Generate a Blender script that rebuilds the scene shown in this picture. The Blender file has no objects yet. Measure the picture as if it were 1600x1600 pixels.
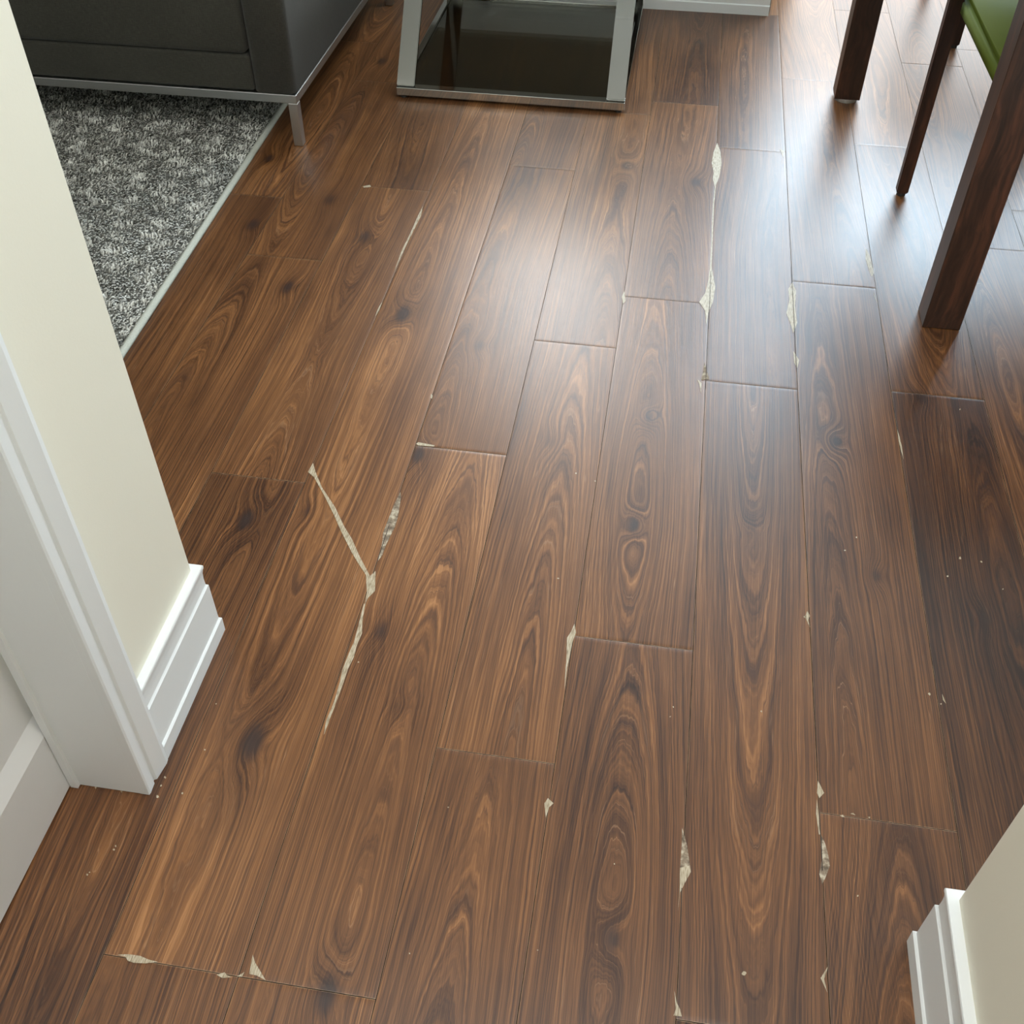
import bpy, bmesh, math, random
import numpy as np
from mathutils import Vector, Matrix
random.seed(7); np.random.seed(7)
S = bpy.context.scene
COL = S.collection

# ------------------------------------------------------------ camera, light, exposure
cam_d = bpy.data.cameras.new('camera'); cam = bpy.data.objects.new('camera', cam_d); COL.objects.link(cam)
pitch, yaw, roll = 0.788329615, -0.154459992, 0.00273185505
cp, sp, cy, sy, cr, sr = math.cos(pitch), math.sin(pitch), math.cos(yaw), math.sin(yaw), math.cos(roll), math.sin(roll)
Fw = Vector((sy*cp, cy*cp, -sp)); Rt = Vector((cy, -sy, 0)); Up = Rt.cross(Fw)
R2 = cr*Rt + sr*Up; U2 = -sr*Rt + cr*Up
mat = Matrix((R2, U2, -Fw)).transposed().to_4x4(); mat.translation = Vector((0, 0, 1.5))
cam.matrix_world = mat
cam_d.sensor_width = 36; cam_d.lens = 36*1657.11/1600; cam_d.clip_start = 0.02
S.camera = cam
S.view_settings.view_transform = 'Standard'; S.view_settings.look = 'None'
S.view_settings.gamma = 1; S.view_settings.use_curve_mapping = False
S.view_settings.exposure = 0.62
S.cycles.max_bounces = 8; S.cycles.diffuse_bounces = 4

w = bpy.data.worlds.new('world'); S.world = w; w.use_nodes = True
w.node_tree.nodes['Background'].inputs[0].default_value = (1.0, 0.985, 0.96, 1)
w.node_tree.nodes['Background'].inputs[1].default_value = 2.55

def area(name, loc, rot, sx, sy_, power, col):
    l = bpy.data.lights.new(name, 'AREA'); l.shape = 'RECTANGLE'; l.size = sx; l.size_y = sy_
    l.energy = power; l.color = col
    o = bpy.data.objects.new(name, l); COL.objects.link(o); o.location = loc; o.rotation_euler = rot
    return o
WA = (-0.86, -0.10, 0.60, 2.10)      # x0 x1 z0 z1 of the window over the side table
WB = (0.40, 1.95, 0.05, 2.45)       # the glazed patio door
YA, YB = 4.22, 4.80
def winlight(name, W, y, L, col):
    a = (W[1]-W[0])*(W[3]-W[2])
    area(name, ((W[0]+W[1])/2, y, (W[2]+W[3])/2), (math.radians(-90), 0, 0), W[1]-W[0], W[3]-W[2], L*math.pi*a, col)
# sky fills the upper part of each opening, the darker ground outside only the lowest part of the patio door
winlight('window_daylight', WA, YA+.10, 7.6, (0.87, 0.955, 1.0))
winlight('patio_sky', (WB[0], WB[1], .80, WB[3]), YB+.10, 11.5, (0.60, 0.82, 1.0))
winlight('patio_ground', (WB[0], WB[1], WB[2], .78), YB+.10, .7, (0.74, 0.89, 1.0))

# ------------------------------------------------------------ helpers
def tag(o, label=None, cat=None, group=None, kind=None):
    if label: o['label'] = label
    if cat: o['category'] = cat
    if group: o['group'] = group
    if kind: o['kind'] = kind
    return o
def empty(name, loc, label, cat, group=None, rz=0):
    o = bpy.data.objects.new(name, None); COL.objects.link(o); o.location = loc; o.rotation_euler = (0, 0, rz)
    o.empty_display_size = .05
    return tag(o, label, cat, group)
def link(name, me, m, parent=None, smooth=False):
    o = bpy.data.objects.new(name, me); COL.objects.link(o)
    if m: me.materials.append(m)
    if parent: o.parent = parent
    if smooth:
        for p in me.polygons: p.use_smooth = True
    return o
def bm_obj(name, bm, m, parent=None, smooth=False):
    bmesh.ops.recalc_face_normals(bm, faces=bm.faces)
    me = bpy.data.meshes.new(name); bm.to_mesh(me); bm.free()
    return link(name, me, m, parent, smooth)
def bx(bm, x0, x1, y0, y1, z0, z1, bev=0, seg=2):
    r = bmesh.ops.create_cube(bm, size=1)
    for v in r['verts']:
        v.co = Vector(((x0+x1)/2+v.co.x*(x1-x0), (y0+y1)/2+v.co.y*(y1-y0), (z0+z1)/2+v.co.z*(z1-z0)))
    if bev:
        es = {e for v in r['verts'] for e in v.link_edges}
        bmesh.ops.bevel(bm, geom=list(es), offset=bev, segments=seg, affect='EDGES', profile=.5)
def box(name, x0, x1, y0, y1, z0, z1, m, parent=None, bev=0, seg=2):
    bm = bmesh.new(); bx(bm, x0, x1, y0, y1, z0, z1, bev, seg)
    return bm_obj(name, bm, m, parent)
def beam(bm, a, b, wx, t):
    """flat bar from a to b lying in the YZ plane, wx wide along X, t thick"""
    a, b = Vector(a), Vector(b); d = (b-a).normalized(); n = Vector((1, 0, 0)).cross(d).normalized()*t/2; x = Vector((wx/2, 0, 0))
    vs = [bm.verts.new(p+sx*x+sn*n) for p in (a, b) for sx, sn in ((-1, -1), (1, -1), (1, 1), (-1, 1))]
    for f in ((0, 1, 2, 3), (7, 6, 5, 4), (0, 4, 5, 1), (1, 5, 6, 2), (2, 6, 7, 3), (3, 7, 4, 0)): bm.faces.new([vs[i] for i in f])
def cyl(bm, x, y, z0, z1, r, n=20):
    q = bmesh.ops.create_cone(bm, segments=n, radius1=r, radius2=r, depth=z1-z0, cap_ends=True)
    for v in q['verts']: v.co += Vector((x, y, (z0+z1)/2))
def extrude_profile(bm, prof, path, close=True):
    """prof: (t, z) points, t = distance out of the wall; path: list of (point2d, outward2d scaled for mitre)"""
    rings = []
    for (px, py), (nx, ny) in path:
        rings.append([bm.verts.new((px+nx*t, py+ny*t, z)) for t, z in prof])
    n = len(prof)
    for a, b in zip(rings, rings[1:]):
        for i in range(n): bm.faces.new((a[i], a[(i+1) % n], b[(i+1) % n], b[i]))
    bm.faces.new(rings[0][::-1]); bm.faces.new(rings[-1])

class N:
    """tiny node builder"""
    def __init__(s, name):
        s.m = bpy.data.materials.new(name); s.m.use_nodes = True; s.t = s.m.node_tree; s.b = s.t.nodes['Principled BSDF']
    def n(s, typ, **kw):
        o = s.t.nodes.new(typ)
        for k, v in kw.items(): setattr(o, k, v)
        return o
    def l(s, a, b): s.t.links.new(a, b)
    def put(s, sock, v):
        if hasattr(v, 'is_output'): s.l(v, sock)
        else: sock.default_value = v
    def math(s, op, a, b=0, c=None, clamp=False):
        o = s.n('ShaderNodeMath', operation=op, use_clamp=clamp); s.put(o.inputs[0], a); s.put(o.inputs[1], b)
        if c is not None: s.put(o.inputs[2], c)
        return o.outputs[0]
    def vec(s, x, y, z):
        o = s.n('ShaderNodeCombineXYZ'); s.put(o.inputs[0], x); s.put(o.inputs[1], y); s.put(o.inputs[2], z); return o.outputs[0]
    def noise(s, v, scale=1, detail=2, rough=.5, dist=0):
        o = s.n('ShaderNodeTexNoise'); s.l(v, o.inputs['Vector']) if v else None
        o.inputs['Scale'].default_value = scale; o.inputs['Detail'].default_value = detail
        o.inputs['Roughness'].default_value = rough; o.inputs['Distortion'].default_value = dist
        return o.outputs['Fac']
    def ramp(s, f, stops):
        o = s.n('ShaderNodeValToRGB'); s.l(f, o.inputs[0]); e = o.color_ramp.elements
        while len(e) > 1: e.remove(e[-1])
        for i, (p, c) in enumerate(stops):
            k = e[0] if i == 0 else e.new(p)
            k.position = p; k.color = (*c, 1) if len(c) == 3 else c
        return o.outputs[0]
    def mr(s, f, a, b, c=0, d=1):
        o = s.n('ShaderNodeMapRange'); s.l(f, o.inputs[0])
        for i, v in enumerate((a, b, c, d)): s.put(o.inputs[i+1], v)
        return o.outputs[0]
    def mix(s, f, a, b, mode='MIX'):
        o = s.n('ShaderNodeMix', data_type='RGBA', blend_type=mode); s.put(o.inputs[0], f); s.put(o.inputs[6], a); s.put(o.inputs[7], b); return o.outputs[2]
    def bump(s, h, st, d):
        o = s.n('ShaderNodeBump'); o.inputs['Strength'].default_value = st; o.inputs['Distance'].default_value = d; s.l(h, o.inputs['Height']); s.l(o.outputs[0], s.b.inputs['Normal'])
    def set(s, **kw):
        for k, v in kw.items(): s.put(s.b.inputs[k.replace('_', ' ')], v)
        return s
def lin(r, g, b): return tuple(((c/255)/12.92 if c <= 10 else ((c/255+.055)/1.055)**2.4) for c in (r, g, b))
def c4(r, g, b): return (*lin(r, g, b), 1)

# ------------------------------------------------------------ materials
def paint(name, c, rough, bump=.06, sc=260):
    k = N(name); tc = k.n('ShaderNodeTexCoord').outputs['Object']
    n1 = k.noise(tc, 1.3, 3); col = k.mix(k.math('MULTIPLY', n1, .10), (*c, 1), (*[x*.80 for x in c], 1))
    k.set(Base_Color=col, Roughness=rough); k.bump(k.noise(tc, sc, 3), bump, .002); return k.m
M_wall = paint('wall_paint', lin(234, 230, 213), .62)
M_wall2 = paint('low_bounce_paint', lin(128, 123, 112), .7)  # wall paint darkened on unseen walls to cut bounced and reflected light
M_trim = paint('trim_paint', lin(234, 237, 236), .34, .03)
M_ceil = paint('ceiling_paint', lin(200, 198, 190), .9)
M_door = paint('door_paint', lin(230, 232, 232), .38, .03)

def metal(name, c, rough, var=.08):
    k = N(name); tc = k.n('ShaderNodeTexCoord').outputs['Object']
    n = k.noise(tc, 9, 3); k.set(Base_Color=(*c, 1), Metallic=1.0, Roughness=k.math('MULTIPLY_ADD', n, var, rough-var/2))
    k.bump(k.noise(tc, 14, 2), .08, .004); return k.m
M_chrome = metal('polished_chrome', (.52, .52, .50), .10)
M_steel = metal('satin_steel', (.50, .50, .49), .33)
k = N('glide_plastic'); k.set(Base_Color=(.03, .028, .026, 1), Roughness=.4); M_black = k.m
k = N('clear_glide'); k.set(Base_Color=(.55, .5, .45, 1), Roughness=.15, Transmission_Weight=.5); M_clear = k.m

def fabric(name, c, s=1.0):
    k = N(name); tc = k.n('ShaderNodeTexCoord').outputs['Object']
    sep = k.n('ShaderNodeSeparateXYZ'); k.l(tc, sep.inputs[0]); X, Y, Z = sep.outputs
    h = k.math('ADD', k.math('ADD', X, Y), 0)
    a = k.noise(k.vec(k.math('MULTIPLY', h, 60), k.math('MULTIPLY', Z, 700), 0), 1, 2)
    b = k.noise(k.vec(k.math('MULTIPLY', h, 700), k.math('MULTIPLY', Z, 60), 3), 1, 2)
    w_ = k.math('ADD', a, b); big = k.noise(tc, 5, 3)
    f = k.math('ADD', k.math('MULTIPLY', w_, .5), k.math('MULTIPLY', k.math('SUBTRACT', big, .5), .35))
    col = k.ramp(f, [(.3, tuple(x*.72 for x in c)), (.5, c), (.75, tuple(x*1.45 for x in c))])
    k.set(Base_Color=col, Roughness=.92, Specular_IOR_Level=.08, Sheen_Weight=.15*s, Sheen_Roughness=.5); k.bump(w_, .35, .0015); return k.m
M_sofa = fabric('charcoal_upholstery', lin(62, 61, 55))

k = N('green_leather'); tc = k.n('ShaderNodeTexCoord').outputs['Object']
k.set(Base_Color=k.mix(k.noise(tc, 6, 2), c4(84, 98, 28), c4(104, 118, 50)), Roughness=.75, Specular_IOR_Level=.15); k.bump(k.noise(tc, 220, 2), .12, .001); M_green = k.m

def darkwood(name, a, b, c):
    k = N(name); tc = k.n('ShaderNodeTexCoord').outputs['Object']
    sep = k.n('ShaderNodeSeparateXYZ'); k.l(tc, sep.inputs[0]); X, Y, Z = sep.outputs
    wob = k.math('MULTIPLY', k.noise(tc, 6, 2), .05)
    v = k.vec(k.math('MULTIPLY', k.math('ADD', X, wob), 95), k.math('MULTIPLY', k.math('ADD', Y, wob), 95), k.math('MULTIPLY', Z, 3.5))
    n = k.noise(v, 1, 4, .6); n2 = k.noise(k.vec(k.math('MULTIPLY', X, 24), k.math('MULTIPLY', Y, 24), k.math('MULTIPLY', Z, 1.5)), 1, 2)
    f = k.math('ADD', k.math('MULTIPLY', n, .5), k.math('MULTIPLY', n2, .5))
    k.set(Base_Color=k.ramp(f, [(.34, a), (.5, b), (.66, c)]), Roughness=.36); k.bump(n, .12, .001); return k.m
M_leg = darkwood('dark_stained_wood', lin(30, 19, 14), lin(56, 36, 27), lin(92, 56, 40))

def rugmat(name, pile):
    k = N(name)
    if pile:
        at = k.n('ShaderNodeAttribute', attribute_name='shade').outputs['Fac']
        col = k.ramp(at, [(0, lin(95, 94, 88)), (.30, lin(165, 164, 158)), (.6, lin(222, 222, 216)), (1, lin(246, 246, 240))])
        k.set(Base_Color=col, Roughness=.95, Specular_IOR_Level=.15)
    else:
        tc = k.n('ShaderNodeTexCoord').outputs['Object']; n = k.noise(tc, 150, 3)
        k.set(Base_Color=k.ramp(n, [(.35, lin(70, 69, 64)), (.65, lin(140, 139, 133))]), Roughness=1.0); k.bump(n, .8, .004)
    return k.m
M_pile = rugmat('rug_pile', True); M_rug = rugmat('rug_backing', False)
k = N('rug_binding'); tc = k.n('ShaderNodeTexCoord').outputs['Object']; nn = k.noise(tc, 400, 2)
k.set(Base_Color=k.mix(nn, c4(165, 168, 156), c4(205, 207, 196)), Roughness=.85); k.bump(nn, .4, .001); M_bind = k.m

k = N('smoked_glass'); t = k.t
tr = k.n('ShaderNodeBsdfTransparent'); tr.inputs[0].default_value = (.66, .66, .60, 1)
gl = k.n('ShaderNodeBsdfGlossy'); gl.inputs['Roughness'].default_value = .03; gl.inputs[0].default_value = (.9, .9, .9, 1)
fr = k.n('ShaderNodeFresnel'); fr.inputs[0].default_value = 1.5
mx = k.n('ShaderNodeMixShader'); k.l(k.math('MULTIPLY', fr.outputs[0], .8), mx.inputs[0]); k.l(tr.outputs[0], mx.inputs[1]); k.l(gl.outputs[0], mx.inputs[2])
k.l(mx.outputs[0], t.nodes['Material Output'].inputs[0]); M_glass = k.m
M_glass2 = M_glass.copy(); M_glass2.name = 'clear_glass'; M_glass2.node_tree.nodes['Transparent BSDF'].inputs[0].default_value = (.95, .96, .95, 1)

# walnut-look plank flooring: mesh attributes carry ring distance, run along the plank, seed, tone and knots
k = N('walnut_planks')
g = k.n('ShaderNodeAttribute', attribute_name='grain'); sep = k.n('ShaderNodeSeparateXYZ'); k.l(g.outputs['Vector'], sep.inputs[0]); r_, v_, u_ = sep.outputs
p_ = k.n('ShaderNodeAttribute', attribute_name='plank'); sp_ = k.n('ShaderNodeSeparateXYZ'); k.l(p_.outputs['Vector'], sp_.inputs[0]); seed, tone, knot = sp_.outputs
edge = k.n('ShaderNodeAttribute', attribute_name='edge').outputs['Fac']
def mu(a, b): return k.math('MULTIPLY', a, b)
def ad(a, b): return k.math('ADD', a, b)
wob = k.math('SUBTRACT', k.noise(k.vec(mu(u_, 38), mu(v_, 7), seed), 1, 3, .6), .5)
rr = ad(r_, mu(wob, .0065))
n1 = k.noise(k.vec(mu(rr, 400), mu(v_, 1.2), seed), 1, 3, .6)
n2 = k.noise(k.vec(mu(rr, 900), mu(v_, 3.0), ad(seed, 9)), 1, 2, .6)
n6 = k.noise(k.vec(mu(ad(u_, mu(r_, .5)), 650), mu(v_, 3.5), ad(seed, 21)), 1, 2, .6)
n3 = k.noise(k.vec(mu(rr, 30), mu(v_, 1.3), ad(seed, 4)), 1, 2, .5)
n4 = k.noise(k.vec(mu(u_, 1500), mu(v_, 40), seed), 1, 2, .6)
n5 = k.noise(k.vec(mu(u_, 7), mu(v_, 2.6), ad(seed, 2)), 1, 3, .6)
f = ad(ad(mu(n1, .66), mu(n2, .32)), ad(mu(n3, .20), mu(n4, .10)))        # centre about .64
f = k.math('SUBTRACT', f, mu(knot, .22))
f = ad(f, mu(k.math('SUBTRACT', n5, .5), .30))
f = ad(f, mu(k.math('SUBTRACT', n6, .5), .30))
f = ad(k.math('MULTIPLY', k.math('SUBTRACT', f, .64), 1.05), .640)
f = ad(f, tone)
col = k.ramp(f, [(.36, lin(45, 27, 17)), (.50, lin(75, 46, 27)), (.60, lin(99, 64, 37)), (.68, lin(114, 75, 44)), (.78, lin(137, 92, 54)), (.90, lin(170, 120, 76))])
# thin dark ring lines and thin pale ones
ridge = k.math('ABSOLUTE', k.math('SUBTRACT', k.noise(k.vec(mu(rr, 300), mu(v_, .8), ad(seed, 17)), 1, 1, .5), .5))
dl = mu(k.mr(ridge, .0, .030, 1, 0), k.mr(n5, .40, .60, .35, 1.0))
col = k.mix(mu(dl, .60), col, c4(60, 38, 30))
ridge2 = k.math('ABSOLUTE', k.math('SUBTRACT', k.noise(k.vec(mu(rr, 330), mu(v_, 1.5), ad(seed, 31)), 1, 1, .5), .56))
pl_ = mu(k.mr(ridge2, .0, .014, 1, 0), k.mr(n3, .45, .65, .1, .8))
col = k.mix(mu(pl_, .5), col, c4(182, 140, 104))
greyk = k.mr(knot, .3, 1.0, 0, .75)
col = k.mix(greyk, col, c4(58, 44, 40))
# worn pale plank edges
ew = k.noise(k.vec(mu(u_, 60), mu(v_, 22), ad(seed, 40)), 1, 3, .7)
em = mu(k.mr(edge, .10, 1.0, 0, 1), k.mr(ew, .42, .58, .35, 1))
col = k.mix(em, col, c4(188, 160, 128))
k.set(Base_Color=col, Roughness=k.math('MULTIPLY_ADD', n4, .10, .28), Specular_IOR_Level=.56)
k.bump(ad(ad(mu(n2, .6), n4), mu(n1, .4)), .22, .0006); M_floor = k.m
k = N('torn_core'); tc = k.n('ShaderNodeTexCoord').outputs['Object']; sep = k.n('ShaderNodeSeparateXYZ'); k.l(tc, sep.inputs[0])
n = k.noise(k.vec(k.math('MULTIPLY', sep.outputs[0], 500), k.math('MULTIPLY', sep.outputs[1], 60), 0), 1, 3, .6)
k.set(Base_Color=k.ramp(n, [(.35, lin(140, 122, 96)), (.5, lin(178, 164, 138)), (.7, lin(202, 190, 168))]), Roughness=.42); k.bump(n, .5, .001); M_core = k.m
k = N('scraped_core'); tc = k.n('ShaderNodeTexCoord').outputs['Object']; n = k.noise(tc, 70, 3, .6)
k.set(Base_Color=k.ramp(n, [(.36, lin(100, 86, 70)), (.5, lin(140, 124, 104)), (.62, lin(186, 174, 152))]), Roughness=.8); k.bump(n, .5, .001); M_scr = k.m
k = N('underlay'); k.set(Base_Color=c4(40, 28, 22), Roughness=.9); M_under = k.m
k = N('dark_seam'); k.set(Base_Color=c4(52, 40, 32), Roughness=.7); M_seam = k.m  # dark line where a plank seam crosses a torn spot

CHIPS=[
 ('t',[(-0.6646,1.5217),(-0.6623,1.5499),(-0.6474,1.5214),(-0.6231,1.4817),(-0.5815,1.4310),(-0.5497,1.3825),(-0.5250,1.3508),(-0.4975,1.3072),(-0.4666,1.2632),(-0.4593,1.2771),(-0.4482,1.2287),(-0.4568,1.2101),(-0.4586,1.1953),(-0.4617,1.2216),(-0.4747,1.2645),(-0.4973,1.2916),(-0.5153,1.3149),(-0.5518,1.3683),(-0.5774,1.4088),(-0.6129,1.4608),(-0.6481,1.5090)]),
 ('t',[(-0.4582,1.1978),(-0.4532,1.1557),(-0.4469,1.1289),(-0.4488,1.0969),(-0.4473,1.0749),(-0.4508,1.0481),(-0.4510,1.0160),(-0.4516,0.9929),(-0.4523,0.9702),(-0.4535,0.9438),(-0.4547,0.9121),(-0.4590,0.9389),(-0.4562,0.9716),(-0.4561,0.9839),(-0.4572,1.0193),(-0.4600,1.0423),(-0.4582,1.0820),(-0.4558,1.1070),(-0.4575,1.1411),(-0.4596,1.1688),(-0.4605,1.1950)]),
 ('g',[(-0.4621,1.4938),(-0.4576,1.4798),(-0.4505,1.4234),(-0.4500,1.3956),(-0.4520,1.3788),(-0.4559,1.3457),(-0.4565,1.3190),(-0.4610,1.3026),(-0.4629,1.3339),(-0.4653,1.3549),(-0.4693,1.3760),(-0.4681,1.4122),(-0.4662,1.4552)]),
 ('t',[(0.1416,3.1392),(0.1517,3.0882),(0.1572,3.0123),(0.1519,2.9250),(0.1437,2.8757),(0.1406,2.7599),(0.1415,2.5365),(0.1418,2.4381),(0.1531,2.3462),(0.1496,2.2826),(0.1387,2.2285),(0.1353,2.1770),(0.1312,2.2359),(0.1153,2.2727),(0.1289,2.3150),(0.1349,2.3709),(0.1377,2.4375),(0.1381,2.5460),(0.1373,2.7593),(0.1405,2.8634),(0.1337,2.9100),(0.1351,2.9527),(0.1279,3.0075),(0.1311,3.0719)]),
 ('t',[(0.3462,2.4002),(0.3549,2.3604),(0.3503,2.2885),(0.3531,2.2203),(0.3423,2.1770),(0.3363,2.2176),(0.3277,2.2588),(0.3364,2.3126),(0.3353,2.3663)]),
 ('t',[(0.3402,2.1041),(0.3530,2.0709),(0.3475,2.0393),(0.3412,2.0574)]),
 ('g',[(0.1348,2.0282),(0.1479,1.9659),(0.1300,1.9594),(0.1335,1.9936)]),
 ('t',[(0.1209,1.9616),(0.1313,1.9485),(0.1306,1.9119),(0.1260,1.9439)]),
 ('t',[(-0.0727,2.2917),(-0.0656,2.2481),(-0.0704,2.2341),(-0.0764,2.2641)]),
 ('t',[(0.3296,3.1300),(0.3418,3.1189),(0.3385,3.0771)]),
 ('t',[(0.5438,2.5956),(0.5514,2.5554),(0.5546,2.4755),(0.5478,2.4548),(0.5430,2.4934),(0.5388,2.5431)]),
 ('t',[(0.5466,2.3876),(0.5533,2.3330),(0.5479,2.3598)]),
 ('t',[(-0.0738,1.2096),(-0.0686,1.1896),(-0.0723,1.1685),(-0.0737,1.1414),(-0.0750,1.1019),(-0.0738,1.0638),(-0.0773,1.1015),(-0.0784,1.1274),(-0.0832,1.1759),(-0.0777,1.1905)]),
 ('t',[(0.3423,1.3066),(0.3472,1.2955),(0.3433,1.2854),(0.3461,1.2672),(0.3382,1.2917)]),
 ('t',[(0.5542,1.8552),(0.5566,1.8323),(0.5585,1.7998),(0.5582,1.7551),(0.5537,1.8055)]),
 ('t',[(0.5629,1.1568),(0.5670,1.1368),(0.5623,1.1443)]),
 ('g',[(0.1359,0.8383),(0.1451,0.8067),(0.1503,0.7770),(0.1357,0.7714),(0.1365,0.8087)]),
 ('t',[(0.1357,0.7714),(0.1503,0.7770),(0.1519,0.7673),(0.1443,0.7497),(0.1374,0.7324),(0.1357,0.7035),(0.1367,0.7355)]),
 ('t',[(0.1359,0.5905),(0.1403,0.5744),(0.1449,0.5668),(0.1476,0.5577),(0.1364,0.5573),(0.1393,0.5660)]),
 ('t',[(-0.0748,0.8553),(-0.0649,0.8477),(-0.0710,0.8394),(-0.0734,0.8210),(-0.0790,0.8454)]),
 ('t',[(0.3461,0.9538),(0.3548,0.9327),(0.3469,0.9222),(0.3435,0.9309)]),
 ('g',[(0.3466,0.8594),(0.3521,0.8447),(0.3559,0.8265),(0.3572,0.8098),(0.3494,0.7887),(0.3444,0.7781),(0.3411,0.7940),(0.3464,0.8216),(0.3452,0.8419)]),
 ('t',[(0.3430,0.9198),(0.3444,0.8945),(0.3453,0.8592),(0.3435,0.8589),(0.3406,0.8939)]),
 ('t',[(0.3473,0.6584),(0.3433,0.6462),(0.3406,0.6386),(0.3440,0.6207),(0.3359,0.6393)]),
 ('t',[(0.3769,0.8968),(0.3817,0.8987),(0.3846,0.8948),(0.3805,0.8945)]),
 ('t',[(0.3930,0.9023),(0.3979,0.9045),(0.4011,0.9007)]),
 ('t',[(0.4194,0.9007),(0.4233,0.9017),(0.4224,0.8987)]),
 ('t',[(-0.6413,0.5171),(-0.6256,0.5203),(-0.6087,0.5206),(-0.5953,0.5176),(-0.5803,0.5165),(-0.5977,0.5117),(-0.6139,0.5100),(-0.6230,0.5114),(-0.6287,0.5163)]),
 ('t',[(-0.4936,0.5124),(-0.4835,0.5174),(-0.4785,0.5137),(-0.4710,0.5126),(-0.4841,0.5094)]),
 ('t',[(-0.4647,0.5147),(-0.4565,0.5221),(-0.4577,0.5151)]),
 ('t',[(-0.4533,0.5476),(-0.4461,0.5371),(-0.4357,0.5273),(-0.4235,0.5156),(-0.4380,0.5201),(-0.4489,0.5206),(-0.4511,0.5340)]),
 ('t',[(-0.6630,2.6258),(-0.6568,2.5715),(-0.6595,2.4961),(-0.6630,2.4030),(-0.6647,2.2855),(-0.6685,2.3920),(-0.6656,2.4742),(-0.6649,2.5702)]),
 ('t',[(-0.6616,2.1488),(-0.6605,2.1097),(-0.6639,2.0834),(-0.6651,2.1219)]),
 ('t',[(-0.8567,2.7072),(-0.8389,2.7183),(-0.8332,2.7074),(-0.8515,2.6986)]),
 ('t',[(-0.4631,1.6430),(-0.4592,1.6488),(-0.4221,1.6443),(-0.4234,1.6402),(-0.4570,1.6387)]),
 ('t',[(-0.4610,1.7964),(-0.4614,1.8070),(-0.4664,1.8134),(-0.4652,1.7992)]),
 ('t',[(0.3404,1.2920),(0.3376,1.2882),(0.3354,1.2915),(0.3392,1.2954)]),
 ('t',[(0.2342,0.6304),(0.2322,0.6264),(0.2289,0.6262),(0.2273,0.6281),(0.2295,0.6318),(0.2323,0.6320)]),
 ('t',[(-0.7331,0.6230),(-0.7336,0.6206),(-0.7362,0.6223),(-0.7357,0.6243)]),
 ('t',[(-0.7313,0.6267),(-0.7318,0.6255),(-0.7336,0.6256),(-0.7337,0.6272),(-0.7332,0.6276)]),
 ('t',[(-0.7104,0.6665),(-0.7106,0.6650),(-0.7121,0.6648),(-0.7137,0.6660),(-0.7133,0.6678),(-0.7113,0.6678)]),
 ('t',[(-0.7106,0.6726),(-0.7102,0.6706),(-0.7123,0.6711),(-0.7130,0.6725),(-0.7130,0.6740),(-0.7118,0.6736)]),
 ('t',[(0.2597,1.0719),(0.2591,1.0704),(0.2581,1.0704),(0.2564,1.0722),(0.2573,1.0735),(0.2591,1.0745)]),
 ('t',[(0.6088,1.4334),(0.6067,1.4313),(0.6054,1.4317),(0.6046,1.4339),(0.6081,1.4364)]),
 ('t',[(0.6384,1.4859),(0.6379,1.4825),(0.6338,1.4823),(0.6355,1.4880),(0.6378,1.4893)]),
 ('t',[(0.6771,1.4816),(0.6765,1.4795),(0.6738,1.4800),(0.6729,1.4818),(0.6750,1.4844),(0.6760,1.4842)]),
 ('t',[(0.7060,1.4175),(0.7047,1.4156),(0.7031,1.4154),(0.7033,1.4173),(0.7054,1.4189)]),
 ('t',[(0.5435,1.1527),(0.5418,1.1494),(0.5397,1.1516),(0.5391,1.1540),(0.5423,1.1560)]),
 ('t',[(0.5598,1.1358),(0.5581,1.1332),(0.5567,1.1349),(0.5586,1.1368)]),
 ('t',[(-0.0734,1.5883),(-0.0734,1.5862),(-0.0748,1.5864),(-0.0763,1.5883),(-0.0759,1.5899),(-0.0735,1.5903)]),
 ('t',[(-0.1142,1.3136),(-0.1159,1.3109),(-0.1190,1.3130),(-0.1168,1.3151)]),
 ('t',[(-0.1142,1.6062),(-0.1156,1.6022),(-0.1181,1.6048),(-0.1166,1.6079)]),
 ('t',[(-0.6807,0.7958),(-0.6816,0.7938),(-0.6851,0.7960),(-0.6841,0.7983)]),
 ('t',[(-0.6822,0.7809),(-0.6823,0.7796),(-0.6843,0.7792),(-0.6849,0.7817),(-0.6834,0.7831)]),
 ('t',[(-0.6434,0.7737),(-0.6438,0.7713),(-0.6453,0.7717),(-0.6463,0.7727),(-0.6468,0.7742),(-0.6451,0.7751)]),
 ('t',[(-0.6368,0.8551),(-0.6380,0.8528),(-0.6402,0.8544),(-0.6396,0.8559)]),
 ('t',[(-0.6504,0.9434),(-0.6510,0.9415),(-0.6530,0.9427),(-0.6518,0.9443)]),
 ('t',[(-0.6782,0.7611),(-0.6806,0.7593),(-0.6827,0.7596),(-0.6840,0.7632),(-0.6825,0.7644)]),
 ('t',[(-0.7828,0.7623),(-0.7832,0.7591),(-0.7861,0.7615),(-0.7859,0.7650)]),
 ('t',[(-0.7398,0.7632),(-0.7398,0.7591),(-0.7427,0.7613),(-0.7442,0.7629),(-0.7428,0.7653)]),
 ('t',[(0.3964,0.7687),(0.3959,0.7675),(0.3941,0.7670),(0.3940,0.7683),(0.3946,0.7694),(0.3962,0.7703)]),
 ('t',[(0.4220,1.4713),(0.4209,1.4695),(0.4182,1.4698),(0.4191,1.4725),(0.4208,1.4732)]),
 ('t',[(0.4460,1.5101),(0.4451,1.5079),(0.4437,1.5082),(0.4426,1.5096),(0.4434,1.5110),(0.4454,1.5123)]),
 ('t',[(-0.2252,0.8151),(-0.2264,0.8137),(-0.2273,0.8140),(-0.2278,0.8156),(-0.2262,0.8162)]),
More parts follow.
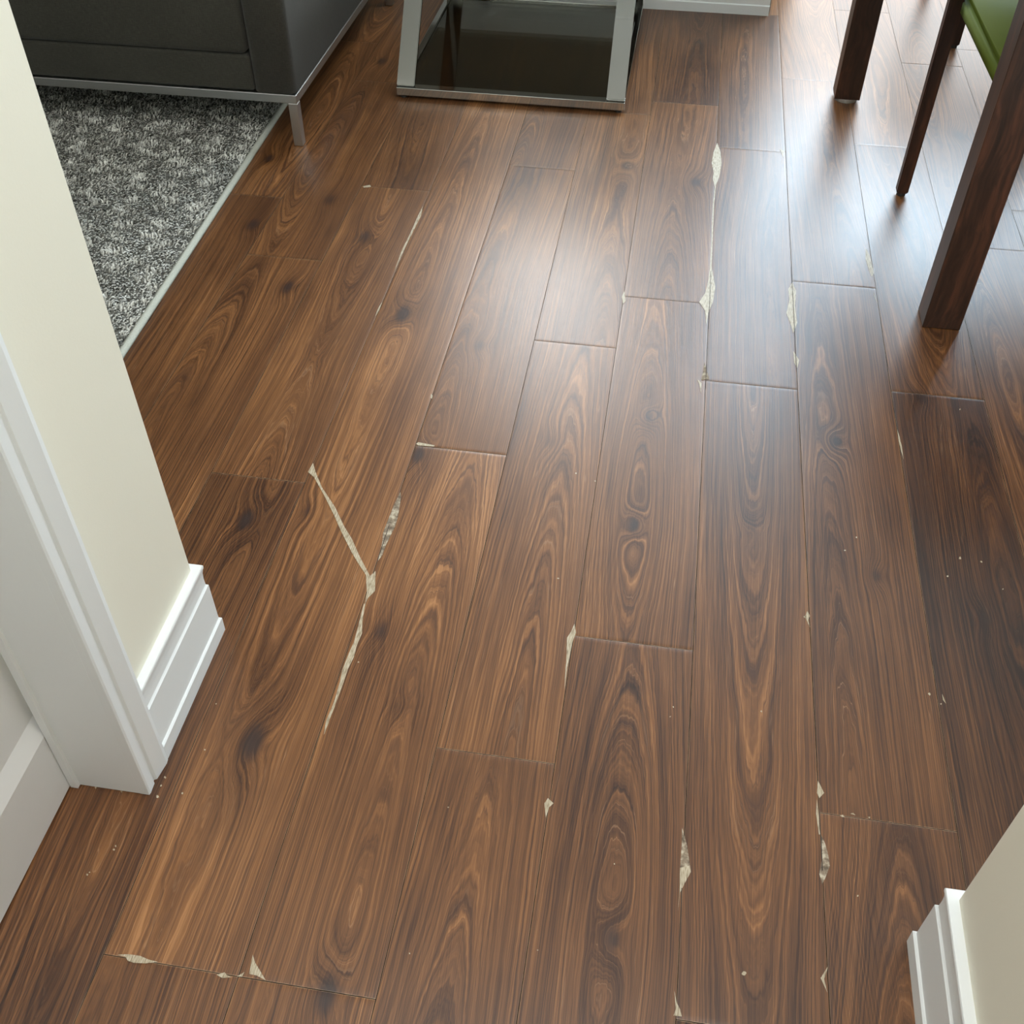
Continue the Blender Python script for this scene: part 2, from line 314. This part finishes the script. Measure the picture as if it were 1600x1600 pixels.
 ('t',[(-0.2344,0.5836),(-0.2343,0.5823),(-0.2357,0.5824),(-0.2362,0.5830),(-0.2360,0.5842),(-0.2349,0.5842)]),
 ('t',[(-0.0562,0.6164),(-0.0573,0.6153),(-0.0588,0.6158),(-0.0578,0.6169)]),
 ('t',[(0.1086,1.0385),(0.1072,1.0360),(0.1057,1.0371),(0.1073,1.0388)]),
 ('t',[(0.1124,1.0577),(0.1125,1.0562),(0.1105,1.0569),(0.1102,1.0590),(0.1116,1.0595)]),
 ('t',[(-0.4349,1.0653),(-0.4360,1.0640),(-0.4381,1.0641),(-0.4378,1.0662),(-0.4367,1.0668)]),
 ('t',[(0.0390,0.7624),(0.0391,0.7611),(0.0379,0.7611),(0.0369,0.7621),(0.0378,0.7635),(0.0387,0.7631)]),
 ('t',[(0.6999,1.9454),(0.6971,1.9411),(0.6961,1.9443),(0.6988,1.9480)]),
]

# ------------------------------------------------------------ floor: planks in one mesh, torn spots as faces of it
KN = [(.013,1.476,1.0,.020),(.044,.649,.9,.022),(-.745,1.369,1.0,.028),(-.600,2.106,1.1,.030),(-.390,2.009,.7,.022),(-.451,1.610,1.0,.024),
      (-.566,.880,1.1,.034),(.475,1.414,.7,.016),(.420,1.792,.9,.020),(.022,1.814,.8,.018),(.085,2.884,.9,.026),(-.415,1.139,.7,.022),
      (-.335,.510,1.1,.026),(-.782,2.441,.8,.030),(-1.10,2.454,.8,.030),(-.181,1.696,.4,.020),(-.349,.985,.3,.016),(.240,1.493,.3,.018),
      (-.633,1.409,.5,.020),(.619,1.977,.7,.022),(-.93,2.62,.6,.03),(.66,1.34,.5,.02),(-.12,2.95,.6,.03),(-.75,3.6,.6,.03),(.29,.42,.5,.02)]
# distance from the pith along each plank: (y, depth) control points, and centre line offset
DEP = {(4, 0): ([(.2,.060),(.65,.030),(1.18,.072)], .0), (4, 1): ([(1.18,.05),(1.476,.03),(2.27,.065)], -.02),
       (5, 0): ([(-.6,.02),(.56,.075)], 0), (5, 1): ([(.56,.085),(1.0,.065),(1.96,.02)], .0),
       (3, 0): ([(-.2,.02),(.92,.075)], .0), (3, 1): ([(.92,.03),(2.05,.08)], .02),
       (2, 1): ([(.515,.03),(1.0,.045),(1.64,.08)], .03), (6, 1): ([(.897,.035),(2.405,.075)], -.05),
       (1, 1): ([(.515,.075),(2.0,.04),(3.35,.07)], -.03), (0, 1): ([(1.2,.02),(1.9,.06),(2.71,.02)], .0)}
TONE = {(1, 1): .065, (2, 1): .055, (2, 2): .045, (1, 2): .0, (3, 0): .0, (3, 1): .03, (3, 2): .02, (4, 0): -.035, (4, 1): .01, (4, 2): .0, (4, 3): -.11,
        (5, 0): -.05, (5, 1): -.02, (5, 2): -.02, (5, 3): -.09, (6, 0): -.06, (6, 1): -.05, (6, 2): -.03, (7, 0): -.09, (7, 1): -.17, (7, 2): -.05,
        (0, 1): .03, (0, 2): -.03, (1, 0): .0, (2, 0): .02, (2, 3): -.03, (3, 3): -.04}  # own plank tones with painted-in room light: lighter left, darker right and far
XS = [-.862, -.661, -.463, -.267, -.072, .140, .346, .554, .757]
JN = {0: [.05, 1.49, 2.71], 1: [-.7, .515, 3.35], 2: [-.7, .515, 1.638, 2.9], 3: [-.3, .918, 2.05, 3.3], 4: [0.06, 1.183, 2.27, 3.40],
      5: [-.6, .553, 1.959, 3.113], 6: [-.3, .897, 2.405, 3.647], 7: [-.6, .76, 1.987, 3.2]}
xs = list(XS)
while xs[0] > -3.4: xs.insert(0, xs[0]-.2035)
off = xs.index(-.862)
while xs[-1] < 3.2: xs.append(xs[-1]+.2035)
Y0, Y1 = -1.6, 5.0
rng = np.random.RandomState(11)
V = []; FC = []; GR = []; PL = []; ED = []; MI = []; base = 0
GAP, BEV = .0006, .0009
for ci in range(len(xs)-1):
    key = ci-off; x0, x1 = xs[ci], xs[ci+1]; fine = -4 <= key <= 10
    js = list(JN.get(key, []))
    if not js:
        js = [Y0+rng.uniform(.1, 1.1)]
    while js[0] > Y0+.3: js.insert(0, js[0]-rng.uniform(1.08, 1.2))
    js[0] = min(js[0], Y0)
    while js[-1] < Y1: js.append(js[-1]+rng.uniform(1.08, 1.22))
    fin = 0
    for ji in range(len(js)-1):
        a, b = max(js[ji], Y0), min(js[ji+1], Y1)
        if b-a < .02: continue
        near = fine and b > .2 and a < 4.7
        du, dv = (.0055, .008) if near else (.03, .06)
        nu = max(3, int((x1-x0)/du)); nv = max(3, int((b-a)/dv))
        ux = np.concatenate([[x0+GAP, x0+GAP+BEV], np.linspace(x0+GAP+BEV, x1-GAP-BEV, nu)[1:-1], [x1-GAP-BEV, x1-GAP]])
        vy = np.concatenate([[a+GAP, a+GAP+BEV], np.linspace(a+GAP+BEV, b-GAP-BEV, nv)[1:-1], [b-GAP-BEV, b-GAP]])
        gx, gy = np.meshgrid(ux, vy); nx, ny = len(ux), len(vy)
        ed = np.zeros_like(gx); ed[:, 0] = ed[:, -1] = .62; ed[0, :] = ed[-1, :] = 1
        xc = (x0+x1)/2; u = gx-xc
        # index of this plank among the listed joints
        lst = JN.get(key, []); kk = (key, -9)
        for i in range(len(lst)):
            hi = lst[i+1] if i+1 < len(lst) else 99
            if abs(js[ji]-lst[i]) < .001: kk = (key, i)
        ly = np.linspace(0, 1, 3); pd = rng.uniform(.03, .085, 3); wc = rng.uniform(-.03, .03, 3); side = rng.choice([0, 0, 0, .05, -.06]); tone = rng.uniform(-.045, .04); seed = rng.uniform(0, 60)
        tone = TONE.get(kk, tone if key < 8 else tone-.08)  # rightmost planks also darkened, painting in shade by the table
        if kk[0] in (4, 5) and kk[1] in (0, 1) or kk in DEP: side = 0
        tt = (gy-js[ji])/(js[ji+1]-js[ji])
        def smooth(xp, fp, q):
            q = np.clip(q, xp[0], xp[-1]); i = np.clip(np.searchsorted(xp, q, side='right')-1, 0, len(xp)-2)
            xp = np.array(xp); fp = np.array(fp); s = (q-xp[i])/(xp[i+1]-xp[i]); s = .5*s+.5*s*s*(3-2*s); return fp[i]+(fp[i+1]-fp[i])*s
        D = next((d for q, d in DEP.items() if q[0] == key and q[1] == kk[1]), None)
        if D:
            P = D[0]; dep = smooth([q[0] for q in P], [q[1] for q in P], gy); cen = D[1]+smooth(ly, wc*.25, tt)
        else:
            dep = smooth(ly, pd, tt); cen = side+smooth(ly, wc, tt)
        r = np.sqrt((u-cen)**2+dep**2); kn = np.zeros_like(gx)
        for kx, ky, am, rad in KN:
            if x0 < kx < x1 and a-.3 < ky < b+.3:
                q = ((gx-kx)/rad)**2+((gy-ky)/(rad*1.9))**2
                r = r+am*.020*np.exp(-q*.7)
                kn = np.maximum(kn, am*np.exp(-q*2.6)); kn = np.maximum(kn, .28*am*np.exp(-((gx-kx)/(rad*1.1))**2-((gy-ky)/(rad*4))**2))
        if near and key not in JN and rng.rand() < .8:
            kx, ky = rng.uniform(x0+.04, x1-.04), rng.uniform(a+.1, b-.1); rad = .026
            q = ((gx-kx)/rad)**2+((gy-ky)/(rad*1.9))**2; r = r+.018*np.exp(-q*.7); kn = np.maximum(kn, .9*np.exp(-q*2.6))
        cup = rng.uniform(-.0010, .0010); tilt = rng.uniform(-.0012, .0012)
        z = -.00016*ed + cup*(u/.1)**2*.25
        V.append(np.stack([gx, gy, z], -1).reshape(-1, 3))
        GR.append(np.stack([r, gy, u], -1).reshape(-1, 3))
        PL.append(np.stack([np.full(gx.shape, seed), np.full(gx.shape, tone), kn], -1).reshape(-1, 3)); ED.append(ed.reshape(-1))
        i = (np.arange(ny-1)[:, None]*nx+np.arange(nx-1)[None, :]).reshape(-1)+base
        FC.append(np.stack([i, i+1, i+nx+1, i+nx], -1)); base += nx*ny
V = np.concatenate(V); GR = np.concatenate(GR); PL = np.concatenate(PL); ED = np.concatenate(ED); FC = np.concatenate(FC)
extraV = []; extraF = []
CHIPS += [('d', [(x-.0007, a), (x+.0007, a), (x+.0009, (a+b)/2), (x+.0006, b), (x-.0006, b), (x-.0005, (a+b)/2)]) for x, a, b in ((.3455, 2.03, 2.47), (.1405, 2.16, 2.42), (.1402, 1.93, 2.02), (.3458, .80, .90), (.1398, .66, .74), (-.4625, 1.27, 1.40))]
for kind, pts in CHIPS:
    n0 = len(V)+len(extraV)
    for x, y in pts: extraV.append((x, y, .0011 if kind == 'd' else .0007))
    m_ = len(pts); area2 = sum(pts[i][0]*pts[(i+1) % m_][1]-pts[(i+1) % m_][0]*pts[i][1] for i in range(m_))
    idx = list(range(n0, n0+m_)); extraF.append((idx if area2 > 0 else idx[::-1], {'t': 1, 'g': 2, 'd': 4}[kind]))
n0 = len(V)+len(extraV); extraV += [(-3.45, Y0, -.004), (3.25, Y0, -.004), (3.25, Y1, -.004), (-3.45, Y1, -.004)]
extraF.append(([n0, n0+1, n0+2, n0+3], 3))
allV = np.concatenate([V, np.array(extraV)])
me = bpy.data.meshes.new('floor')
loops = np.concatenate([FC.reshape(-1), np.concatenate([np.array(f) for f, _ in extraF])]).astype(np.int32)
tot = np.concatenate([np.full(len(FC), 4), np.array([len(f) for f, _ in extraF])]).astype(np.int32)
start = np.concatenate([[0], np.cumsum(tot)[:-1]]).astype(np.int32)
me.vertices.add(len(allV)); me.vertices.foreach_set('co', allV.astype(np.float32).reshape(-1))
me.loops.add(len(loops)); me.loops.foreach_set('vertex_index', loops)
me.polygons.add(len(tot)); me.polygons.foreach_set('loop_start', start); me.polygons.foreach_set('loop_total', tot)
me.polygons.foreach_set('material_index', np.concatenate([np.zeros(len(FC)), [q for _, q in extraF]]).astype(np.int32))
me.update(calc_edges=True)
ne = len(extraV); pad = lambda a, c: np.concatenate([a, np.zeros((ne, c) if c > 1 else ne)]).astype(np.float32).reshape(-1)
at = me.attributes.new('grain', 'FLOAT_VECTOR', 'POINT'); at.data.foreach_set('vector', pad(GR, 3))
at = me.attributes.new('plank', 'FLOAT_VECTOR', 'POINT'); at.data.foreach_set('vector', pad(PL, 3))
at = me.attributes.new('edge', 'FLOAT', 'POINT'); at.data.foreach_set('value', pad(ED, 1))
floor = link('floor', me, M_floor); me.materials.append(M_core); me.materials.append(M_scr); me.materials.append(M_under); me.materials.append(M_seam)
tag(floor, kind='structure')

# ------------------------------------------------------------ walls, trim
XL, XR, YL, YR, HT = -.710, .478, 1.080, .693, 2.6
def struct(o): return tag(o, kind='structure')
bm = bmesh.new()                       # hall wall on the left, with the doorway, and its return into the living room
bx(bm, XL-.118, XL, .812, YL, 0, HT); bx(bm, XL-.118, XL, -.09, .812, 2.05, HT); bx(bm, XL-.118, XL, -1.6, -.09, 0, HT)
bx(bm, -3.45, XL-.118, YL-.12, YL, 0, HT)
struct(bm_obj('wall_left', bm, M_wall))
bm = bmesh.new(); bx(bm, XR, XR+.12, -1.6, YR, 0, HT); bx(bm, XR+.12, 3.2, YR-.12, YR, 0, HT)
struct(bm_obj('wall_right', bm, M_wall))
bm = bmesh.new()                       # far wall with the window, return and patio door wall
x1w = .312
bx(bm, -3.45, WA[0], YA, YA+.14, 0, HT); bx(bm, WA[1], x1w, YA, YA+.14, 0, HT)
bx(bm, WA[0], WA[1], YA, YA+.14, 0, WA[2]); bx(bm, WA[0], WA[1], YA, YA+.14, WA[3], HT)
bx(bm, x1w-.14, x1w, YA+.14, YB+.14, 0, HT); bx(bm, x1w, WB[0], YB, YB+.14, 0, HT)
bx(bm, WB[1], 3.3, YB, YB+.14, 0, HT); bx(bm, WB[0], WB[1], YB, YB+.14, WB[3], HT)
struct(bm_obj('wall_back', bm, M_wall2))
struct(box('ceiling_hall_added', XL-.3, XR+.3, -1.72, -.9, HT, HT+.1, M_ceil))  # unseen partial ceiling, added to keep light off the jamb
struct(box('wall_front_added', XL-.3, XR+.3, -1.72, -1.6, 0, HT, M_wall2))  # unseen end wall, added to dim the light from behind
struct(box('wall_side', -3.57, -3.45, .96, YA+.14, 0, HT, M_wall2)); struct(box('wall_dining', 3.2, 3.32, .57, YB+.14, 0, HT, M_wall2))
struct(box('ceiling', -3.57, 3.32, 1.35, YB+.14, HT, HT+.1, M_ceil))
def frame(name, W, y, mull):
    bm = bmesh.new(); t = .045
    bx(bm, W[0], W[0]+t, y+.02, y+.09, W[2], W[3]); bx(bm, W[1]-t, W[1], y+.02, y+.09, W[2], W[3])
    bx(bm, W[0]+t, W[1]-t, y+.02, y+.09, W[2], W[2]+t); bx(bm, W[0]+t, W[1]-t, y+.02, y+.09, W[3]-t, W[3])
    for q in mull: bx(bm, q-.025, q+.025, y+.02, y+.09, W[2]+t, W[3]-t)
    struct(bm_obj(name, bm, M_trim))
frame('window_1', WA, YA, []); frame('door_2', (WB[0], WB[1], 0, WB[3]), YB, [1.66])

PROF = [(0, 0), (.0185, 0), (.0190, .033), (.0165, .0355), (.0150, .0365), (.0150, .126), (.0135, .1275), (.0118, .1300), (.0115, .145), (.0122, .158), (.0138, .1655), (.0150, .1680), (.0155, .1735), (.0145, .1760), (0, .1760)]
def base_board(name, pts):
    bm = bmesh.new(); extrude_profile(bm, PROF, pts); return struct(bm_obj(name, bm, M_trim))
base_board('baseboard_left', [((XL, .830), (1, 0)), ((XL, YL), (1, 1)), ((-3.45, YL), (0, 1))])
base_board('baseboard_right', [((XR, -1.6), (-1, 0)), ((XR, YR), (-1, 1)), ((3.2, YR), (0, 1))])
base_board('baseboard_back', [((-3.45, YA), (0, -1)), ((x1w-.004, YA), (0, -1))])
base_board('baseboard_side', [((-3.45, YL+.02), (1, 0)), ((-3.45, YA-.02), (1, 0))])

# doorway: casing, jamb, stop
bm = bmesh.new()
cas = [(0, 0), (0, .0150), (.004, .0160), (.021, .0150), (.0235, .0120), (.0265, .0120), (.029, .0160), (.058, .0205), (.066, .0195), (.068, .016), (.068, 0)]
def casing(bm, y_in, sgn, z0, z1):
    a = [bm.verts.new((XL+t, y_in+sgn*s, z0)) for s, t in cas]; b = [bm.verts.new((XL+t, y_in+sgn*s, z1+s)) for s, t in cas]
    n = len(cas)
    for i in range(n): bm.faces.new((a[i], a[(i+1) % n], b[(i+1) % n], b[i]))
    bm.faces.new(a[::-1]); bm.faces.new(b); return b
b1 = casing(bm, .7621, 1, .001, 2.04); b2 = casing(bm, -.095, -1, .001, 2.04)
for i in range(len(cas)): bm.faces.new((b1[i], b1[(i+1) % len(cas)], b2[(i+1) % len(cas)], b2[i]))
lean = lambda bm: [setattr(v.co, 'y', v.co.y+.022*v.co.z) for v in bm.verts if v.co.y > .7]
lean(bm); struct(bm_obj('trim_1', bm, M_trim))
bm = bmesh.new(); bx(bm, XL-.113, XL, .762, .800, .002, 2.04); bx(bm, XL-.118, XL, -.09, -.075, .002, 2.04); bx(bm, XL-.113, XL, -.075, .81, 2.03, 2.045)
bx(bm, XL-.1125, XL-.100, .755, .763, .002, 2.03); bx(bm, XL-.112, XL-.100, -.075, -.067, .002, 2.03)
lean(bm); struct(bm_obj('trim_2', bm, M_trim))
# panel door, shut, set back in the doorway
dx = XL-.114
bm = bmesh.new(); y0, y1 = -.072, .805
bx(bm, dx-.035, dx-.014, y0, y1, .004, 2.025)
bx(bm, dx-.014, dx, y0, y1, .004, .140); bx(bm, dx-.014, dx, y0, y1, 1.92, 2.025)
bx(bm, dx-.014, dx, y0, y0+.10, .140, 1.92)
def bev_strip(ya, yb):
    v = [bm.verts.new(c) for c in ((dx, ya, .140), (dx, yb, .140), (dx-.014, yb, .172), (dx-.014, ya, .172))]; bm.faces.new(v)
bev_strip(y0+.1, y1)
d1 = bm_obj('door_1', bm, M_door); struct(d1)
bm = bmesh.new(); q = bmesh.ops.create_uvsphere(bm, u_segments=20, v_segments=12, radius=.028)
for v in q['verts']: v.co = Vector((dx+.06+v.co.x*.8, .0+v.co.y, 1.0+v.co.z))
q = bmesh.ops.create_cone(bm, segments=16, radius1=.011, radius2=.011, depth=.05, cap_ends=True)
for v in q['verts']: v.co = Vector((dx+.026+v.co.z, v.co.y, 1.0+v.co.x))
bm_obj('door_knob', bm, M_steel, d1, True)

# ------------------------------------------------------------ sofa
sofa = empty('sofa', (-2.05, 3.5, 0), 'charcoal grey fabric sofa on a thin steel frame, standing on the rug', 'sofa')
def loc(o):
    for v in o.data.vertices: v.co -= Vector(sofa.location)
    return o
SX0, SX1, SY0, SY1 = -3.05, -1.097, 2.915, 4.10
bm = bmesh.new(); t = .028
bx(bm, SX0, SX1, SY0, SY0+t, .132, .157, .0015, 1); bx(bm, SX0, SX1, SY1-t, SY1, .132, .157, .0015, 1)
bx(bm, SX1-t, SX1, SY0+t, SY1-t, .132, .157, .0015, 1); bx(bm, SX0, SX0+t, SY0+t, SY1-t, .132, .157, .0015, 1)
loc(bm_obj('frame', bm, M_steel, sofa))
for lx in (SX0, SX1-t):
    for ly in (SY0, SY1-t):
        loc(box('leg', lx, lx+t, ly, ly+t, .001 if lx > -2 else .0145, .132, M_steel, sofa, .0015, 1))
def cushion(name, x0, x1, y0, y1, z0, z1, r, puff=.006, seg=4):
    bm = bmesh.new(); bx(bm, x0, x1, y0, y1, z0, z1)
    es = [e for e in bm.edges if name != 'armrest' or max(v.co.z for v in e.verts) > z0+.01]
    bmesh.ops.bevel(bm, geom=es, offset=r, segments=seg, affect='EDGES', profile=.5)
    return loc(bm_obj(name, bm, M_sofa, sofa, True))
AW = .128
cushion('seat_base', SX0+AW, SX1-AW, SY0+.006, SY1-.01, .159, .262, .009)
cushion('seat_cushion', SX0+AW+.002, (SX0+SX1)/2-.002, SY0+.000, SY1-.24, .264, .43, .022)
cushion('seat_cushion', (SX0+SX1)/2+.002, SX1-AW-.002, SY0+.000, SY1-.24, .264, .43, .022)
cushion('armrest', SX1-AW, SX1-.002, SY0+.001, SY1-.003, .159, .62, .026)
cushion('armrest', SX0+.002, SX0+AW, SY0+.001, SY1-.003, .159, .62, .026)
cushion('backrest', SX0+AW, SX1-AW, SY1-.23, SY1-.012, .264, .80, .035)

# ------------------------------------------------------------ rug
rug = empty('area_rug', (-2.2, 2.5, 0), 'mottled grey shag rug with a pale bound edge, under the sofa', 'rug')
rx0, ry0, ry1, th = -3.2, 1.35, 4.0, .009
def rxe(y): return -1.200-(y-1.85)*.0225
def poly(name, pts, z0, z1, m, bev=0):
    bm = bmesh.new(); a = [bm.verts.new((x+2.2, y-2.5, z0)) for x, y in pts]; b = [bm.verts.new((x+2.2, y-2.5, z1)) for x, y in pts]; n = len(pts)
    for i in range(n): bm.faces.new((a[i], a[(i+1) % n], b[(i+1) % n], b[i]))
    bm.faces.new(a[::-1]); bm.faces.new(b)
    return bm_obj(name, bm, m, rug)
e = .016
poly('backing', [(rx0, ry0), (rxe(ry0)-e, ry0), (rxe(ry1)-e, ry1), (rx0, ry1)], .001, th, M_rug)
bm = bmesh.new()
for s in range(40):                                   # bound edge: a low rounded cord along the right side
    pass
prof = [(-e, .001), (0, .001), (.0005, .007), (-.003, .0125), (-.009, .0145), (-e, .0125)]
R0 = [[bm.verts.new((rxe(y)+px+2.2, y-2.5, pz)) for px, pz in prof] for y in np.linspace(ry0, ry1, 60)]
for a, b in zip(R0, R0[1:]):
    for i in range(6): bm.faces.new((a[i], a[(i+1) % 6], b[(i+1) % 6], b[i]))
bm.faces.new(R0[0][::-1]); bm.faces.new(R0[-1])
bm_obj('binding', bm, M_bind, rug, True)
sp0 = .0068; X_, Y_ = np.meshgrid(np.arange(-2.5, -1.19, sp0), np.arange(1.6, 3.75, sp0)); X_ = X_.ravel(); Y_ = Y_.ravel(); nb = len(X_)
X_ = X_+np.random.uniform(-.4, .4, nb)*sp0; Y_ = Y_+np.random.uniform(-.4, .4, nb)*sp0
keep = X_ < rxe(Y_)-e-.003; X_, Y_ = X_[keep], Y_[keep]; nb = len(X_)
# keep clear of the sofa legs
keep = np.ones(nb, bool); X_, Y_ = X_[keep], Y_[keep]; nb = len(X_)
def fld(x, y, sc, ph):
    s = 0
    for i in range(5):
        a_ = 2.4*i+ph; s = s+np.sin(sc*(np.cos(a_)*x+np.sin(a_)*y)*(1+.37*i)+ph*(i+1)*1.7)
    return s/5
th_ = 3.0*fld(X_, Y_, 45, 1.0)+np.random.uniform(-1.2, 1.2, nb)
wv = np.random.uniform(.0016, .0027, nb); hh = np.random.uniform(.006, .011, nb); ln = np.random.uniform(.006, .012, nb)
dxv, dyv = np.cos(th_), np.sin(th_); px_, py_ = -dyv, dxv
rows = []
for tq, wq in ((0, .8), (.45, 1.0), (.8, 1.0), (1.0, .5)):
    hx = ln*tq**1.4; hz = th-.001+hh*math.sin(tq*math.pi*.62)
    for s in (-1, 1): rows.append(np.stack([X_+dxv*hx+s*px_*wv*wq+2.2, Y_+dyv*hx+s*py_*wv*wq-2.5, hz], -1))
PV = np.stack(rows, 1).reshape(-1, 3); i0 = np.arange(nb)*8
PF = np.concatenate([np.stack([i0+2*q, i0+2*q+1, i0+2*q+3, i0+2*q+2], -1) for q in range(3)])
sh = np.clip(.50+.16*fld(X_, Y_, 18, 2.)+.12*fld(X_, Y_, 60, 5.)+np.random.normal(0, .22, nb), 0, 1)
pm = bpy.data.meshes.new('pile'); pm.vertices.add(len(PV)); pm.vertices.foreach_set('co', PV.astype(np.float32).reshape(-1))
pm.loops.add(PF.size); pm.loops.foreach_set('vertex_index', PF.reshape(-1).astype(np.int32)); pm.polygons.add(len(PF))
pm.polygons.foreach_set('loop_start', (np.arange(len(PF))*4).astype(np.int32)); pm.polygons.foreach_set('loop_total', np.full(len(PF), 4, np.int32)); pm.update(calc_edges=True)
at = pm.attributes.new('shade', 'FLOAT', 'POINT'); at.data.foreach_set('value', np.repeat(sh, 8).astype(np.float32))
po = link('pile', pm, M_pile, rug, True); po['kind'] = 'stuff'

# ------------------------------------------------------------ chrome side table
tb = empty('side_table', (-.525, 3.71, 0), 'chrome framed side table with a smoked glass lower shelf, below the far wall', 'table')
def tl(o):
    for v in o.data.vertices: v.co -= Vector(tb.location)
    return o
TX0, TX1, TY0, TY1 = -.896, -.156, 3.292, 4.150; bz0, bz1, bw = .010, .036, .034
bm = bmesh.new()
bx(bm, TX0, TX1, TY0, TY0+bw, bz0, bz1, .0018, 2); bx(bm, TX0, TX1, TY1-bw, TY1, bz0, bz1, .0018, 2)
bx(bm, TX0, TX0+bw*.6, TY0+bw, TY1-bw, bz0, bz1, .0018, 2); bx(bm, TX1-bw*.6, TX1, TY0+bw, TY1-bw, bz0, bz1, .0018, 2)
tl(bm_obj('base_frame', bm, M_chrome, tb))
for lx in (TX0+.030, TX1-.030):
    for ya, yb in ((TY0+.012, TY0+.400), (TY1-.012, TY1-.400)):
        bm = bmesh.new(); beam(bm, (lx, ya, bz1), (lx, yb, .500), .058, .016)
        bmesh.ops.bevel(bm, geom=list(bm.edges), offset=.0022, segments=2, affect='EDGES')
        tl(bm_obj('leg', bm, M_chrome, tb))
tl(box('glass_shelf', TX0+bw*.6, TX1-bw*.6, TY0+bw, TY1-bw, .022, .029, M_glass, tb, .001, 1))
tl(box('top_frame', TX0, TX1, TY0+.395, TY1-.395, .500, .520, M_chrome, tb, .002, 2))
tl(box('table_top', TX0-.01, TX1+.01, TY0, TY1, .521, .531, M_glass2, tb, .002, 2))
for fx in (TX0+.02, TX1-.02):
    for fy in (TY0+.017, TY1-.017):
        bm = bmesh.new(); cyl(bm, fx, fy, .0005, bz0, .011, 16); tl(bm_obj('foot', bm, M_black, tb))

# ------------------------------------------------------------ dining table and chairs
dt = empty('dining_table', (.69, 2.29, 0), 'dark wooden dining table, thick square legs in view at the right', 'table')
def dl_(o):
    for v in o.data.vertices: v.co -= Vector(dt.location)
    return o
dl_(box('leg', .650, .738, 2.250, 2.330, .001, .755, M_leg, dt, .0015, 1))
dl_(box('leg', .508, .588, 3.485, 3.565, .012, .755, M_leg, dt, .0015, 1))
dl_(box('leg', 1.125, 1.205, 2.25, 2.33, .001, .755, M_leg, dt, .0015, 1))
dl_(box('leg', 1.125, 1.205, 3.485, 3.565, .012, .755, M_leg, dt, .0015, 1))
bm = bmesh.new(); cyl(bm, .548, 3.520, .0005, .012, .036, 28); dl_(bm_obj('glide', bm, M_clear, dt, False))
bm = bmesh.new()
vs = [(.652, 2.262), (1.22, 2.262), (1.22, 3.60), (.50, 3.60)]
a = [bm.verts.new((x, y, .757)) for x, y in vs]; b = [bm.verts.new((x, y, .790)) for x, y in vs]
for i in range(4): bm.faces.new((a[i], a[(i+1) % 4], b[(i+1) % 4], b[i]))
bm.faces.new(a[::-1]); bm.faces.new(b); dl_(bm_obj('table_top', bm, M_leg, dt))

CG = 'dining chairs with green seats'
ch = empty('dining_chair', (.6635, 2.905, 0), 'dark wooden dining chair with a green padded seat, leg between the thick table legs', 'chair', CG)
def make_leg(lx, ly, top):
    bm = bmesh.new(); s = .0175
    vs0 = [(-s*.9, -s*.9), (s*.9, -s*.9), (s*.9, s*.9), (-s*.9, s*.9)]; vs1 = [(x*1.12, y*1.12) for x, y in vs0]
    a = [bm.verts.new((lx+x, ly+y, .010)) for x, y in vs0]; b = [bm.verts.new((lx+x, ly+y, top)) for x, y in vs1]
    for i in range(4): bm.faces.new((a[i], a[(i+1) % 4], b[(i+1) % 4], b[i]))
    bm.faces.new(a[::-1]); bm.faces.new(b); bmesh.ops.bevel(bm, geom=list(bm.edges), offset=.003, segments=2, affect='EDGES')
    o = bm_obj('leg', bm, M_leg, ch)
    bm = bmesh.new(); cyl(bm, lx, ly, .0005, .011, .0125, 18); bm_obj('glide', bm, M_black, o)
make_leg(0, 0, .545); make_leg(.60, .02, .93); make_leg(.078, -.455, .487); make_leg(.60, -.45, .93)
bm = bmesh.new(); q = [(.075, .02), (.60, .02), (.60, -.44), (.085, -.44)]
a = [bm.verts.new((x, y, .455)) for x, y in q]; b = [bm.verts.new((x, y, .488)) for x, y in q]
for i in range(4): bm.faces.new((a[i], a[(i+1) % 4], b[(i+1) % 4], b[i]))
bm.faces.new(a[::-1]); bm.faces.new(b); bm_obj('seat_frame', bm, M_leg, ch)
bm = bmesh.new(); q = [(.006, .20), (.58, .20), (.58, -.47), (.030, -.47)]
a = [bm.verts.new((x, y, .489)) for x, y in q]; b = [bm.verts.new((x, y, .545)) for x, y in q]
for i in range(4): bm.faces.new((a[i], a[(i+1) % 4], b[(i+1) % 4], b[i]))
bm.faces.new(a[::-1]); bm.faces.new(b); bmesh.ops.bevel(bm, geom=list(bm.edges), offset=.016, segments=4, affect='EDGES')
bm_obj('seat', bm, M_green, ch, True)
bm = bmesh.new(); bx(bm, .585, .625, -.43, .0, .62, .93, .012, 3); bm_obj('backrest', bm, M_green, ch, True)
def copy_tree(o, parent=None):
    c = o.copy(); COL.objects.link(c); c.parent = parent
    for k2 in list(o.children): copy_tree(k2, c)
    return c
c2 = copy_tree(ch); c2.location = (.952, 4.015, 0); c2.rotation_euler = (0, 0, math.radians(90))
c2['label'] = 'dining chair furthest away, only a leg tip shows behind the nearer chair leg'
